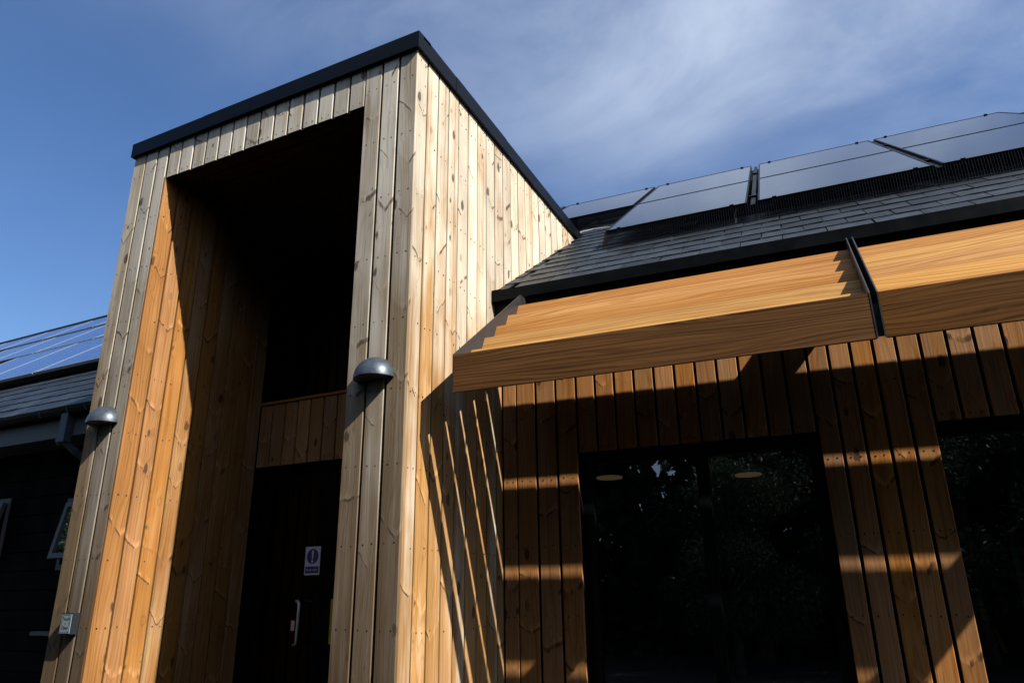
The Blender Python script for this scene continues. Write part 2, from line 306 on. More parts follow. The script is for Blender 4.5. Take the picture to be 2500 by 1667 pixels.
# ------------------------------------------------------------------ mesh helpers
class MB:
    def __init__(s): s.v = []; s.f = []; s.uv = []; s.hasuv = False
    def face(s, pts, uvs=None):
        i = len(s.v); s.v += [tuple(p) for p in pts]; s.f.append(tuple(range(i, i + len(pts))))
        s.uv += uvs if uvs else [(0, 0)] * len(pts)
        if uvs: s.hasuv = True
    def hexa(s, c):          # 8 corners: bottom 0-3 (ccw seen from above), top 4-7
        i = len(s.v); s.v += [tuple(p) for p in c]
        for q in ((3, 2, 1, 0), (4, 5, 6, 7), (0, 1, 5, 4), (1, 2, 6, 5), (2, 3, 7, 6), (3, 0, 4, 7)):
            s.f.append(tuple(i + a for a in q)); s.uv += [(0, 0)] * 4
        return s
    def box(s, x0, x1, y0, y1, z0, z1, f=None):
        c = [(x0, y0, z0), (x1, y0, z0), (x1, y1, z0), (x0, y1, z0), (x0, y0, z1), (x1, y0, z1), (x1, y1, z1), (x0, y1, z1)]
        return s.hexa([f(*p) for p in c] if f else c)
    def prism(s, poly, e0, e1):      # poly -> points by e0(p), e1(p) (two caps)
        n = len(poly); i = len(s.v); s.v += [tuple(e0(p)) for p in poly] + [tuple(e1(p)) for p in poly]
        for a in range(n):
            b = (a + 1) % n; s.f.append((i + a, i + b, i + n + b, i + n + a)); s.uv += [(0, 0)] * 4
        s.f.append(tuple(i + a for a in reversed(range(n)))); s.uv += [(0, 0)] * n
        s.f.append(tuple(i + n + a for a in range(n))); s.uv += [(0, 0)] * n
        return s
    def tube(s, pts, r, seg=8, cap=True):
        pts = [Vector(p) for p in pts]; rings = []
        for j, p in enumerate(pts):
            d = (pts[min(j + 1, len(pts) - 1)] - pts[max(j - 1, 0)]).normalized()
            a = d.cross(Vector((0, 0, 1)) if abs(d.z) < 0.9 else Vector((1, 0, 0))).normalized(); b = d.cross(a)
            rr = r[j] if isinstance(r, (list, tuple)) else r
            rings.append([p + (a * math.cos(t) + b * math.sin(t)) * rr for t in [2 * math.pi * q / seg for q in range(seg)]])
        i = len(s.v)
        for rg in rings: s.v += [tuple(x) for x in rg]
        for j in range(len(rings) - 1):
            for q in range(seg):
                a = i + j * seg + q; b = i + j * seg + (q + 1) % seg
                s.f.append((a, b, b + seg, a + seg)); s.uv += [(0, 0)] * 4
        if cap:
            s.f.append(tuple(i + q for q in reversed(range(seg)))); s.uv += [(0, 0)] * seg
            e = i + (len(rings) - 1) * seg; s.f.append(tuple(e + q for q in range(seg))); s.uv += [(0, 0)] * seg
        return s
    def disc(s, c, n, r, h, seg=6):
        n = Vector(n).normalized(); a = n.orthogonal().normalized(); b = n.cross(a); c = Vector(c)
        ring = [(a * math.cos(t) + b * math.sin(t)) * r for t in [2 * math.pi * q / seg for q in range(seg)]]
        return s.prism(ring, lambda p: c + p, lambda p: c + p + n * h)
    def mesh(s, name, mat):
        m = bpy.data.meshes.new(name); m.from_pydata(s.v, [], s.f); m.update()
        if s.hasuv:
            l = m.uv_layers.new(name='UVMap'); l.data.foreach_set('uv', [x for p in s.uv for x in p])
        if mat: m.materials.append(MATS[mat])
        return m

def obj(name, mb, mat, parent=None, smooth=False, kind=None):
    me = mb if isinstance(mb, bpy.types.Mesh) else mb.mesh(name, mat)
    o = bpy.data.objects.new(name, me); COL.objects.link(o)
    if smooth:
        for p in me.polygons: p.use_smooth = True
    if parent is not None:
        o.parent = parent
        if parent.type == 'EMPTY': o.location = -Vector(parent.location)
    if kind: o['kind'] = kind
    return o
def thing(name, label, cat, loc=(0, 0, 0), group=None):
    o = bpy.data.objects.new(name, None); COL.objects.link(o); o.location = loc; o.empty_display_size = 0.2
    return tag(o, label, cat, group)
def tag(o, label, cat, group=None):
    o['label'] = label; o['category'] = cat
    if group: o['group'] = group
    return o

def board_mesh(O, A, L, N, w, length, t=0.02, c=0.0025, mat=None, l0=0.0, l1=0.0, voff=0.0):
    """board with eased front edges. O: back corner; A across, L along, N outward. l0/l1 skew the far end"""
    O, A, L, N = Vector(O), Vector(A), Vector(L), Vector(N)
    prof = [(0, 0), (0, t - c), (c, t), (w - c, t), (w, t - c), (w, 0)]
    m = MB(); n = len(prof)
    def P(p, v): return O + A * p[0] + N * p[1] + L * v
    for i in range(n):
        a, b = prof[i], prof[(i + 1) % n]
        ua, ub = a[0] - w / 2 + (0 if a[1] > 0 else 0.02), b[0] - w / 2 + (0 if b[1] > 0 else 0.02)
        if i == 0: ua, ub = -w / 2 - 0.02, -w / 2
        if i == 4: ua, ub = w / 2, w / 2 + 0.02
        la = length + l0 + (l1 - l0) * a[0] / w; lb = length + l0 + (l1 - l0) * b[0] / w
        m.face([P(a, 0), P(b, 0), P(b, lb), P(a, la)], [(ua, voff), (ub, voff), (ub, voff + lb), (ua, voff + la)])
    m.face([P(p, 0) for p in reversed(prof)], [(p[0] - w / 2, voff) for p in reversed(prof)])
    m.face([P(p, length + l0 + (l1 - l0) * p[0] / w) for p in prof], [(p[0] - w / 2, voff + length) for p in prof])
    # make normals consistent with A x L orientation
    if A.cross(N).dot(L) < 0:
        m.f = [tuple(reversed(f)) for f in m.f]
        k = 0; nu = []
        for f in m.f: nu += list(reversed(m.uv[k:k + len(f)])); k += len(f)
        m.uv = nu
    return m.mesh('board', mat)

PITCH = 0.14
GAP = 0.014
def rnd(a): return random.uniform(-a, a)
NZ = [1.418, 1.849, 2.28, 2.711, 3.142, 3.573, 4.004, 4.435, 4.866, 0.987, 0.556, 0.2]

# ------------------------------------------------------------------ main wing frame
TH = 0.06351
def S(a, b, z): return (a, 1.2 + b + a * TH, z)
XA = Vector((1, TH, 0)).normalized()
YB = Vector((-TH, 1, 0)).normalized()
RS = 0.7053; RZ = 3.772
def roof_z(b): return RZ + RS * b

# ================================================================== GROUND
g = MB(); g.face([(-400, -400, 0), (400, -400, 0), (400, 400, 0), (-400, 400, 0)])
gr = obj('ground', g, 'tarmac'); gr['kind'] = 'structure'

# ================================================================== ENTRANCE PORCH
WX = -20 * PITCH; OX0 = -17 * PITCH; OX1 = -3 * PITCH; HEAD = 4.778; BACKY = 1.255
def cap_t(y): return 5.213 - 0.050 * y
def cap_b(y): return 5.088 - 0.043 * y
porch = thing('entrance_porch', 'tall box entrance porch clad in vertical pine boards with a deep open doorway', 'porch', (-1.4, 0.6, 0))
def back(name, boxes, mat='membrane'):
    m = MB()
    for b in boxes: m.box(*b)
    return obj(name, m, mat, porch)
core_f = back('front_cladding', [(WX + 0.023, OX0 - 0.023, 0.021, 0.12, 0.02, 5.08), (OX1 + 0.023, -0.023, 0.021, 0.12, 0.02, 5.08), (OX0 - 0.02, OX1 + 0.02, 0.021, 0.12, HEAD + 0.022, 5.08)])
core_s = back('side_cladding', [(-0.38, -0.022, 0.13, 1.36, 0.02, 3.58), (-0.38, -0.022, 0.13, 1.19, 3.58, 4.95)])
m = MB(); m.prism([(1.19, 3.60), (3.0, 4.93), (1.19, 4.95)], lambda p: (-0.38, p[0], p[1]), lambda p: (-0.022, p[0], p[1])); obj('upper_core', m, 'membrane', porch)
core_r = back('reveal_cladding', [(WX + 0.03, OX0 - 0.022, 0.13, 1.9, 0.02, 4.9)])
core_j = back('jamb_cladding', [(OX1 + 0.022, -0.385, 0.13, 1.5, 0.02, 4.9)])
core_h = back('soffit_cladding', [(OX0 - 0.02, OX1 + 0.02, 0.13, 1.9, HEAD + 0.022, 4.88)])
m = MB(); m.prism([(0.03, 4.95), (3.0, 4.9), (3.0, cap_t(3.0) - 0.02), (0.03, 5.19)], lambda p: (WX + 0.03, p[0], p[1]), lambda p: (-0.03, p[0], p[1])); obj('roof_deck', m, 'black_metal', porch)

nails = {}
def nail(part, p, n): nails.setdefault(part, MB()).disc((p[0] + rnd(.003), p[1] + rnd(.003) * (abs(n[1]) < .5), p[2] + rnd(.006)), n, random.uniform(.0042, .0062), .0008)

def front_board(k, z0, z1):      # k = joint number counted from the right corner
    FG = .018; x1 = -k * PITCH - FG / 2 + rnd(.0015); x0 = -(k + 1) * PITCH + FG / 2 + rnd(.0015)
    if k == 0: x1 = 0.0
    if k == 2: x0 = OX1
    if k == 16: pass
    if k == 17: x1 = OX0 - 0.0225
    if k == 19: x0 = WX
    y = 0.02 + rnd(.0012)
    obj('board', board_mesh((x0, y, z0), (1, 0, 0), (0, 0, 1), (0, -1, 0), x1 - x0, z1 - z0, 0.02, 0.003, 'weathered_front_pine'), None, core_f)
    for z in (NZ if z0 < 1 else [z0 + 0.035, z1 - 0.04]):
        zz = z + 0.018 if z0 < 1 else z
        if z0 - 0.01 < zz < z1 - 0.01:
            for fr in (0.25, 0.74): nail('front', (x0 + (x1 - x0) * fr, y - 0.0198, zz), (0, -1, 0))
for k in range(3): front_board(k, 0.03, 5.12)
for k in range(17, 20): front_board(k, 0.03, 5.12)
for k in range(3, 17): front_board(k, HEAD + rnd(.003), 5.12)

# right-hand side wall
ny = 22
for k in range(ny):
    y0 = max(0.0215, k * PITCH + GAP / 2) if k else 0.0245; y1 = (k + 1) * PITCH - GAP / 2
    if y0 > 3.0: break
    yb = y0 - 1.2
    z0 = 0.03 if y0 < 1.21 else roof_z(y0 - 1.2) - 0.03
    z1 = cap_b((y0 + y1) / 2) + 0.03
    x = -0.02 + rnd(.0012)
    obj('board', board_mesh((x, y0, z0), (0, 1, 0), (0, 0, 1), (1, 0, 0), y1 - y0, max(0.05, z1 - z0), 0.02, 0.003, 'sunlit_side_pine', 0, -0.006, voff=z0), None, core_s)
    for z in NZ + [cap_b(y0) - 0.05]:
        if z0 + 0.08 < z < z1 - 0.03:
            for fr in (0.26, 0.74): nail('side', (x + 0.0198, y0 + (y1 - y0) * fr, z), (1, 0, 0))
# left reveal (faces the sun) and the opposite jamb
for k in range(9):
    y0 = k * PITCH + GAP / 2 if k else 0.001; y1 = min((k + 1) * PITCH - GAP / 2, BACKY + 0.02)
    x = OX0 - 0.02 + rnd(.0012)
    obj('board', board_mesh((x, y0, 0.03), (0, 1, 0), (0, 0, 1), (1, 0, 0), y1 - y0, HEAD + 0.015 - 0.03, 0.02, 0.003, 'orange_reveal_pine'), None, core_r)
    for z in NZ:
        if z < HEAD - .05:
            for fr in (0.26, 0.74): nail('reveal', (x + 0.0198, y0 + (y1 - y0) * fr, z + 0.012), (1, 0, 0))
    x = OX1 + 0.02; y0 = max(y0, .0245)
    obj('board', board_mesh((x, y0, 0.03), (0, 1, 0), (0, 0, 1), (-1, 0, 0), y1 - y0, HEAD + 0.015 - 0.03, 0.02, 0.003, 'orange_reveal_pine'), None, core_j)
# soffit boards run along x
for k in range(12):
    y0 = 0.0245 if k == 0 else k * 0.1445 + GAP / 2; y1 = (k + 1) * 0.1445 - GAP / 2
    obj('board', board_mesh((OX0 + 0.001, y0, HEAD + 0.022), (0, 1, 0), (1, 0, 0), (0, 0, -1), y1 - y0, OX1 - OX0 - 0.002, 0.018, 0.003, 'orange_reveal_pine'), None, core_h)
# back wall: boarded band over the door, recessed glazing above it
bandw = back('door_head_cladding', [(OX0, OX1, BACKY + 0.021, BACKY + 0.14, 2.66, 3.18)])
k = 0
while OX0 + k * PITCH < OX1 - 0.02:
    x0 = OX0 + k * PITCH + GAP / 2; x1 = min(x0 + PITCH - GAP, OX1 - 0.002)
    obj('board', board_mesh((x0, BACKY + 0.02 + rnd(.001), 2.645), (1, 0, 0), (0, 0, 1), (0, -1, 0), x1 - x0, 0.535, 0.02, 0.003, 'brown_wall_pine'), None, bandw)
    for z in (2.68, 3.15):
        for fr in (.27, .73): nail('band', (x0 + (x1 - x0) * fr, BACKY, z), (0, -1, 0))
    k += 1
m = MB(); m.box(OX0, OX1, BACKY - 0.012, BACKY + 0.30, 3.182, 3.205); obj('ledge', m, 'brown_wall_pine', porch)
m = MB(); m.box(OX0, OX0 + .06, 1.50, 1.56, 3.206, HEAD); m.box(OX1 - .06, OX1, 1.50, 1.56, 3.206, HEAD); m.box(OX0 + .06, OX1 - .06, 1.50, 1.56, HEAD - .08, HEAD); m.box(-1.44, -1.38, 1.50, 1.56, 3.206, HEAD - .08); m.box(OX0 + .06, OX1 - .06, 1.50, 1.56, 3.206, 3.27)
fan = obj('upper_window', m, 'black_metal', porch)
m = MB(); m.box(OX0 + .06, -1.44, 1.525, 1.533, 3.27, HEAD - .08); obj('pane', m, 'window_glass', fan)
m = MB(); m.box(-1.38, OX1 - .06, 1.525, 1.533, 3.27, HEAD - .08); obj('pane', m, 'window_glass', fan)
for nm, part in (('front', core_f), ('side', core_s), ('reveal', core_r), ('band', bandw)):
    obj('nail_heads', nails[nm], 'nail_steel', part, kind='stuff')

# metal capping, in lengths with lapped joints
P_ = 0.028
def cap_front(x0, x1, d):
    m = MB(); m.box(x0, x1, -P_ - d, 0.03, 5.088, 5.213 + d); m.box(x0, x1, 0.03, 0.12, 5.19, 5.213 + d); return m
obj('cap_flashing', cap_front(WX - P_, -1.98, 0), 'cap_metal', porch)
obj('cap_flashing', cap_front(-2.0, 0.0 + P_, 0.0015), 'cap_metal', porch)
def cap_side(y0, y1, d, x, sgn):
    m = MB()
    pr = [(0, cap_b), (0, cap_t)]
    def q(yy, zf, dd): return zf(yy) + dd
    xo = x + sgn * (P_ + d); xi = x - sgn * 0.03; xt = x - sgn * 0.12
    a, b = (min(xo, xi), max(xo, xi))
    m.hexa([(a, y0, cap_b(y0) - d), (b, y0, cap_b(y0) - d), (b, y1, cap_b(y1) - d), (a, y1, cap_b(y1) - d), (a, y0, cap_t(y0) + d), (b, y0, cap_t(y0) + d), (b, y1, cap_t(y1) + d), (a, y1, cap_t(y1) + d)])
    a, b = (min(xt, xi), max(xt, xi))
    m.hexa([(a, y0, cap_t(y0) - .02), (b, y0, cap_t(y0) - .02), (b, y1, cap_t(y1) - .02), (a, y1, cap_t(y1) - .02), (a, y0, cap_t(y0) + d - .001), (b, y0, cap_t(y0) + d - .001), (b, y1, cap_t(y1) + d - .001), (a, y1, cap_t(y1) + d - .001)])
    return m
for y0, y1, d in ((.0305, 0.49, 0.0), (0.47, 1.28, 0.002), (1.26, 3.03, 0.0)):
    obj('cap_flashing', cap_side(y0, y1, d, 0, 1), 'cap_metal', porch)
obj('cap_flashing', cap_side(0.031, 3.03, 0, WX, -1), 'cap_metal', porch)

# outer left wall of the porch
core_l = back('outer_cladding', [(WX + 0.021, WX + 0.03, 0.13, 1.9, 0.02, 4.9)])
for k in range(14):
    y0 = max(0.0245, k * PITCH + GAP / 2); y1 = (k + 1) * PITCH - GAP / 2
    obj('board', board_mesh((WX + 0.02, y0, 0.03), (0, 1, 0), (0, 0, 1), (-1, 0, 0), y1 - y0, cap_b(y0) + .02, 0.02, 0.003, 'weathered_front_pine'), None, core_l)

# lobby behind the door
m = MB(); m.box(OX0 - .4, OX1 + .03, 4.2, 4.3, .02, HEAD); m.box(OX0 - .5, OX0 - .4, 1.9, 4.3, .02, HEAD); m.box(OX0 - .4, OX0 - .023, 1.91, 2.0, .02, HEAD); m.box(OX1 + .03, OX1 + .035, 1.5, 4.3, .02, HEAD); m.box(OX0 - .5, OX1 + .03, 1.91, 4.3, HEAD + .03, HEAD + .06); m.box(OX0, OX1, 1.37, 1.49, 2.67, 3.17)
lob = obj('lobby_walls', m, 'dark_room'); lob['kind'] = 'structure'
# door
m = MB(); m.box(OX0 + .002, OX0 + .07, 1.30, 1.36, 0.01, 2.66); m.box(OX1 - .07, OX1 - .002, 1.30, 1.36, 0.01, 2.66); m.box(OX0 + .07, OX1 - .07, 1.30, 1.36, 2.58, 2.66)
frame = obj('door_frame', m, 'door_metal', porch)
def leaf(x0, x1):
    m = MB(); s = .09
    m.box(x0, x0 + s, 1.315, 1.355, .02, 2.57); m.box(x1 - s, x1, 1.315, 1.355, .02, 2.57); m.box(x0 + s, x1 - s, 1.315, 1.355, 2.46, 2.57); m.box(x0 + s, x1 - s, 1.315, 1.355, .02, .28)
    d = obj('door', m, 'door_metal', porch)
    m = MB(); m.box(x0 + s, x1 - s, 1.33, 1.34, .28, 2.46); obj('pane', m, 'door_glass', d)
    return d
d1 = leaf(OX0 + .075, -1.60); d2 = leaf(-1.595, OX1 - .075)
def dhandle(x, y, zb, zt, mat, par, back=0.05, sx=-0.05):
    pts = []
    for t in np.linspace(0, math.pi / 2, 5): pts.append((x + sx * (1 - math.sin(t)), y + back * (1 - math.sin(t)), zt - .03 + .03 * math.cos(t)))
    for t in np.linspace(0, math.pi / 2, 5): pts.append((x + sx * (1 - math.cos(t)), y + back * (1 - math.cos(t)), zb + .03 - .03 * math.sin(t)))
    m = MB(); m.tube(pts, .012, 10); return obj('handle', m, mat, par, True)
dhandle(-1.785, 1.262, 1.262, 1.578, 'steel', d1, .05, -.075)
dhandle(-1.66, 1.40, 1.262, 1.578, 'steel', d1, -0.05)
m = MB(); m.box(-1.895, -1.862, 1.311, 1.315, 1.365, 1.437); m.disc((-1.878, 1.311, 1.41), (0, -1, 0), .007, .004, 8); obj('lock_plate', m, 'steel', d1)
m = MB(); m.box(-1.52, -1.44, 1.3105, 1.3145, 1.275, 1.59); obj('warning_strip', m, 'yellow_tape', d2)

# ------------------------------------------------------------------ sign
def text_mesh(txt, size, mat, bold=0.0):
    c = bpy.data.curves.new('t', 'FONT'); c.body = txt; c.size = size; c.align_x = 'CENTER'; c.align_y = 'CENTER'; c.offset = bold; c.resolution_u = 3
    o = bpy.data.objects.new('t', c); COL.objects.link(o); bpy.context.view_layer.update()
    me = bpy.data.meshes.new_from_object(o.evaluated_get(bpy.context.evaluated_depsgraph_get()))
    bpy.data.objects.remove(o); me.materials.clear(); me.materials.append(MATS[mat]); return me
def put_text(txt, size, mat, parent, centre, bold=0.0, sx=1.0):
    me = text_mesh(txt, size, mat, bold)
    M = Matrix(((sx, 0, 0, centre[0]), (0, 0, -1, centre[1]), (0, 1, 0, centre[2]), (0, 0, 0, 1)))
    me.transform(M); return obj('lettering', me, None, parent)
SX, SY = -1.727, 1.309
m = MB(); m.box(SX - .075, SX + .075, SY, SY + .004, 1.768, 1.981)
sign = tag(obj('safety_sign', m, 'sign_white'), 'small white and blue keep clear sign stuck on the dark door', 'sign')
m = MB(); m.disc((SX, SY - .0002, 1.907), (0, -1, 0), .057, .0008, 32); obj('roundel', m, 'sign_blue', sign)
m = MB(); m.box(SX - .066, SX + .066, SY - .001, SY - .0002, 1.782, 1.832); obj('caption_panel', m, 'sign_blue', sign)
m = MB()
m.prism([(-.004, 1.884), (.004, 1.884), (.0105, 1.945), (.007, 1.952), (-.007, 1.952), (-.0105, 1.945)], lambda p: (SX + p[0], SY - .0022, p[1]), lambda p: (SX + p[0], SY - .0012, p[1]))
m.disc((SX, SY - .0012, 1.868), (0, -1, 0), .010, .001, 16); obj('exclamation_mark', m, 'sign_white', sign)
put_text('Keep clear', 0.027, 'sign_white', sign, (SX, SY - .0018, 1.807))

# ------------------------------------------------------------------ touch pad
pad = thing('touch_pad', 'black box with a grey touch to open plate on the left front post', 'touch pad', (-2.568, 0, 1.40))
m = MB(); m.box(-2.626, -2.510, -.05, 0, 1.398, 1.528); obj('case', m, 'pad_case', pad)
m = MB(); m.box(-2.619, -2.517, -.0535, -.05, 1.404, 1.520); face = obj('face_plate', m, 'pad_face', pad)
m = MB()
for a in ((-2.614, -2.522, 1.409, 1.4105), (-2.614, -2.522, 1.5135, 1.515), (-2.614, -2.6125, 1.4105, 1.5135), (-2.5235, -2.522, 1.4105, 1.5135)): m.box(a[0], a[1], -.0542, -.0535, a[2], a[3])
for sx_, e in ((-2.604, 1), (-2.532, -1)):
    m.box(sx_ - .001, sx_ + .001, -.0542, -.0535, 1.450, 1.474); m.box(min(sx_, sx_ - .005 * e), max(sx_, sx_ - .005 * e), -.0542, -.0535, 1.474, 1.476)
m.box(-2.537, -2.525, -.0542, -.0535, 1.4135, 1.4165); m.disc((-2.568, -.0535, 1.418), (0, -1, 0), .0015, .0007)
obj('printed_border', m, 'pad_ink', face)
put_text('Touch', 0.030, 'pad_ink', face, (-2.567, -.0545, 1.493), 0.0002)
put_text('to', 0.016, 'pad_ink', face, (-2.568, -.0545, 1.464))
put_text('Open', 0.030, 'pad_ink', face, (-2.568, -.0545, 1.438), 0.0002)

# ------------------------------------------------------------------ dome wall lamps
def wall_lamp(cx, label):
    L = thing('wall_lamp', label, 'wall lamp', (cx, 0, 2.80), 'dome lamps on the porch front')
    R_, z = .13, 2.80; ph = np.linspace(0, math.pi, 25); ps = np.linspace(0, math.pi / 2, 13)
    m = MB(); I = {}
    for j, s in enumerate(ps):
        for i, a in enumerate(ph):
            I[i, j] = len(m.v); m.v.append((cx + R_ * math.cos(a) * math.cos(s), -R_ * math.sin(a) * math.cos(s) - .001, z + R_ * math.sin(s)))
    for j in range(len(ps) - 1):
        for i in range(len(ph) - 1):
            m.f.append((I[i, j], I[i, j + 1], I[i + 1, j + 1], I[i + 1, j])); m.uv += [(0, 0)] * 4
    rim = [(cx + R_ * math.cos(a), -R_ * math.sin(a) - .001) for a in ph]; rin = [(cx + (R_ - .014) * math.cos(a), -(R_ - .014) * math.sin(a) - .001) for a in ph]
    obj('dome', m, 'graphite_paint', L, True)
    m = MB()
    for i in range(len(ph) - 1):
        m.face([(*rim[i], z), (*rim[i + 1], z), (*rim[i + 1], z - .005), (*rim[i], z - .005)]); m.face([(*rim[i], z - .005), (*rim[i + 1], z - .005), (*rin[i + 1], z - .005), (*rin[i], z - .005)])
        m.face([(*rin[i], z - .005), (*rin[i + 1], z - .005), (*rin[i + 1], z + .004), (*rin[i], z + .004)])
    obj('rim', m, 'black_plastic', L)
    m = MB(); m.face([(*p, z - .003) for p in rin]); obj('diffuser', m, 'diffuser', L)
    m = MB()
    for sx_ in (-.08, .08): m.disc((cx + sx_, -.05, z - .006), (0, 0, -1), .005, .003, 8)
    obj('screw', m, 'steel', L)
    return L
wall_lamp(-.21, 'grey metal dome lamp on the right front post of the porch')
wall_lamp(-2.59, 'grey metal dome lamp on the left front post above the touch pad')

# ================================================================== MAIN WING
wing = thing('timber_building', 'low building wing with brown vertical boards, slate roof and dark windows', 'building', (2.5, 1.3, 0))
def wpart(name, boxes, mat, parent=wing):
    m = MB()
    for b in boxes: m.box(*b, f=S)
    return obj(name, m, mat, parent)
WA, WB = 0.548, 2.056       # first window
W2A, W2B = 2.660, 4.60      # second window
WH = 2.497; SILL = 0.55; XE = 6.4
core_w = wpart('wall_cladding', [(-.022, WA - .0, .021, .15, .02, 3.5), (WB, W2A - .07, .021, .15, .02, 3.5), (W2A - .07, W2A, .021, .15, WH + .012, 3.5), (WA, WB, .021, .15, WH + .012, 3.5), (W2A, W2B, .021, .15, WH + .012, 3.5), (W2B, XE, .021, .15, .02, 3.5), (WA, WB, .021, .15, .02, SILL), (W2A, W2B, .021, .15, .02, SILL)], 'membrane')
WN = MB()
def wboard(a0, a1, z0, z1, rows=None):
    o = S(a0, 0.02 + rnd(.0015), z0)
    obj('board', board_mesh(o, XA, (0, 0, 1), -YB, (a1 - a0) / XA.x, z1 - z0, 0.02, 0.003, 'brown_wall_pine', voff=z0), None, core_w)
    for z in (rows if rows else NZ):
        z = z + .05
        if z0 + .02 < z < z1 - .02:
            for fr in (.27, .73):
                q = S(a0 + (a1 - a0) * fr + rnd(.003), -.0001, z + rnd(.006)); WN.disc(q, -YB, random.uniform(.0042, .0062), .001)
WG = 0.017
def run(a0, a1, n, z0, z1, rows=None):
    p = (a1 - a0) / n
    for i in range(n): wboard(a0 + i * p + WG / 2, a0 + (i + 1) * p - WG / 2, z0 + (rnd(.002) if z0 > 1 else 0), z1, rows)
wboard(0.012, 0.108, .03, 3.48)
run(0.113 - WG / 2 + .004, WA + WG / 2, 3, .03, 3.48)
run(WA + WG / 2, WB - WG / 2, 11, WH, 3.48, [2.48, 3.37])
run(WB - WG / 2, W2A + WG / 2, 5, .03, 3.48)
run(W2A + WG / 2, W2B - WG / 2, 14, WH, 3.48, [2.48, 3.37])
run(W2B - WG / 2, XE, 13, .03, 3.48)
run(WA + WG / 2, WB - WG / 2, 11, .03, SILL, [.1, .4]); run(W2A + WG / 2, W2B - WG / 2, 14, .03, SILL, [.1, .4])
obj('nail_heads', WN, 'nail_steel', core_w, kind='stuff')

def window(a0, a1, mull, z0=SILL, z1=WH):
    f = .075; y0, y1 = .07, .14
    bx = [(a0, a0 + f, y0, y1, z0, z1), (a1 - f, a1, y0, y1, z0, z1), (a0 + f, a1 - f, y0, y1, z1 - f, z1), (a0 + f, a1 - f, y0, y1, z0, z0 + f)]
    for mu in mull: bx.append((mu - .036, mu + .036, y0, y1, z0 + f, z1 - f))
    w = wpart('window', bx, 'black_metal')
    ed = [a0 + f] + [q for mu in mull for q in (mu - .036, mu + .036)] + [a1 - f]
    for i in range(0, len(ed), 2):
        m = MB(); m.box(ed[i], ed[i + 1], .10, .108, z0 + f, z1 - f, f=S); obj('pane', m, 'window_glass', w)
    m = MB(); m.box(a0 - .01, a1 + .01, -.03, .07, z0 - .03, z0, f=S); obj('sill', m, 'black_metal', w)
    return w
w1 = window(WA, WB, [1.342]); w2 = window(W2A - .066, W2B, [3.63])
m = MB(); m.box(1.40, 1.97, .112, .135, 2.33, 2.42, f=S); obj('blind_box', m, 'bracket_metal', w1)
m = MB(); m.box(2.74, 3.58, .112, .135, 2.31, 2.42, f=S); obj('blind_box', m, 'bracket_metal', w2)

# room behind the glass
m = MB()
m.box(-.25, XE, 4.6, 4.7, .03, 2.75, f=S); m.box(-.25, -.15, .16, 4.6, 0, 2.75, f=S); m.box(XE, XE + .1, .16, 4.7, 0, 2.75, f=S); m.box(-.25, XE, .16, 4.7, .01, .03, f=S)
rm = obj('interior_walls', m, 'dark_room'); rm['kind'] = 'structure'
m = MB(); m.box(-.25, XE, .16, 4.7, 2.75, 2.80, f=S); rc = obj('interior_ceiling', m, 'room_ceiling'); rc['kind'] = 'structure'
for (x, y), lb in (((.243, 2.78), 'round warm ceiling lamp seen through the left pane of the big window'), ((1.339, 3.257), 'round warm ceiling lamp seen through the right pane of the big window')):
    L = thing('ceiling_lamp', lb, 'ceiling lamp', (x, y, 2.54), 'round lamps inside the building')
    m = MB(); m.disc((x, y, 2.56), (0, 0, 1), .117, .04, 24); obj('shade', m, 'diffuser', L)
    m = MB(); m.disc((x, y, 2.548), (0, 0, 1), .112, .012, 24); obj('diffuser', m, 'lamp_glow', L)
    m = MB(); m.tube([(x, y, 2.60), (x, y, 2.75)], .012, 8); obj('stem', m, 'black_metal', L)

# roof ---------------------------------------------------------------
RN = Vector((0, -RS, 1)).normalized()
XR = XA.copy(); UR = (YB + Vector((0, 0, RS))).normalized(); NR = XR.cross(UR).normalized()
def roofpt(a, u, h=0.0):
    b = u / math.sqrt(1 + RS * RS)
    return Vector(S(a, 0, RZ)) + UR * u + NR * h
m = MB()
def rface(a0, a1, u0, u1, h): m.face([roofpt(a0, u0, h), roofpt(a1, u0, h), roofpt(a1, u1, h), roofpt(a0, u1, h)])
m.hexa([roofpt(0, -.13, -.10), roofpt(7, -.13, -.10), roofpt(7, 6.0, -.10), roofpt(0, 6.0, -.10), roofpt(0, -.13, -.012), roofpt(7, -.13, -.012), roofpt(7, 6.0, -.012), roofpt(0, 6.0, -.012)])
m.hexa([roofpt(-3.2, 2.25, -.10), roofpt(-.002, 2.25, -.10), roofpt(-.002, 6.0, -.10), roofpt(-3.2, 6.0, -.10), roofpt(-3.2, 2.25, -.013), roofpt(-.002, 2.25, -.013), roofpt(-.002, 6.0, -.013), roofpt(-3.2, 6.0, -.013)])
roof = obj('roof', m, 'membrane', wing)
def slate_mesh(w, L, t, seed):
    rr = random.Random(seed); n = 5; m = MB()
    low = [(-w / 2 + w * i / n, -rr.uniform(0, .005) - (rr.uniform(0, .008) if rr.random() < .15 else 0) * -1) for i in range(n + 1)]
    poly = low + [(w / 2, L), (-w / 2, L)]
    m.prism(poly, lambda p: (p[0], p[1], 0), lambda p: (p[0] * .994, p[1] + (.003 if p[1] < .1 else 0), t * rr.uniform(.85, 1.1)))
    return m.mesh('slate', 'slate')
SM = [slate_mesh(.264, .40, .011, i) for i in range(6)]
SMW = SM
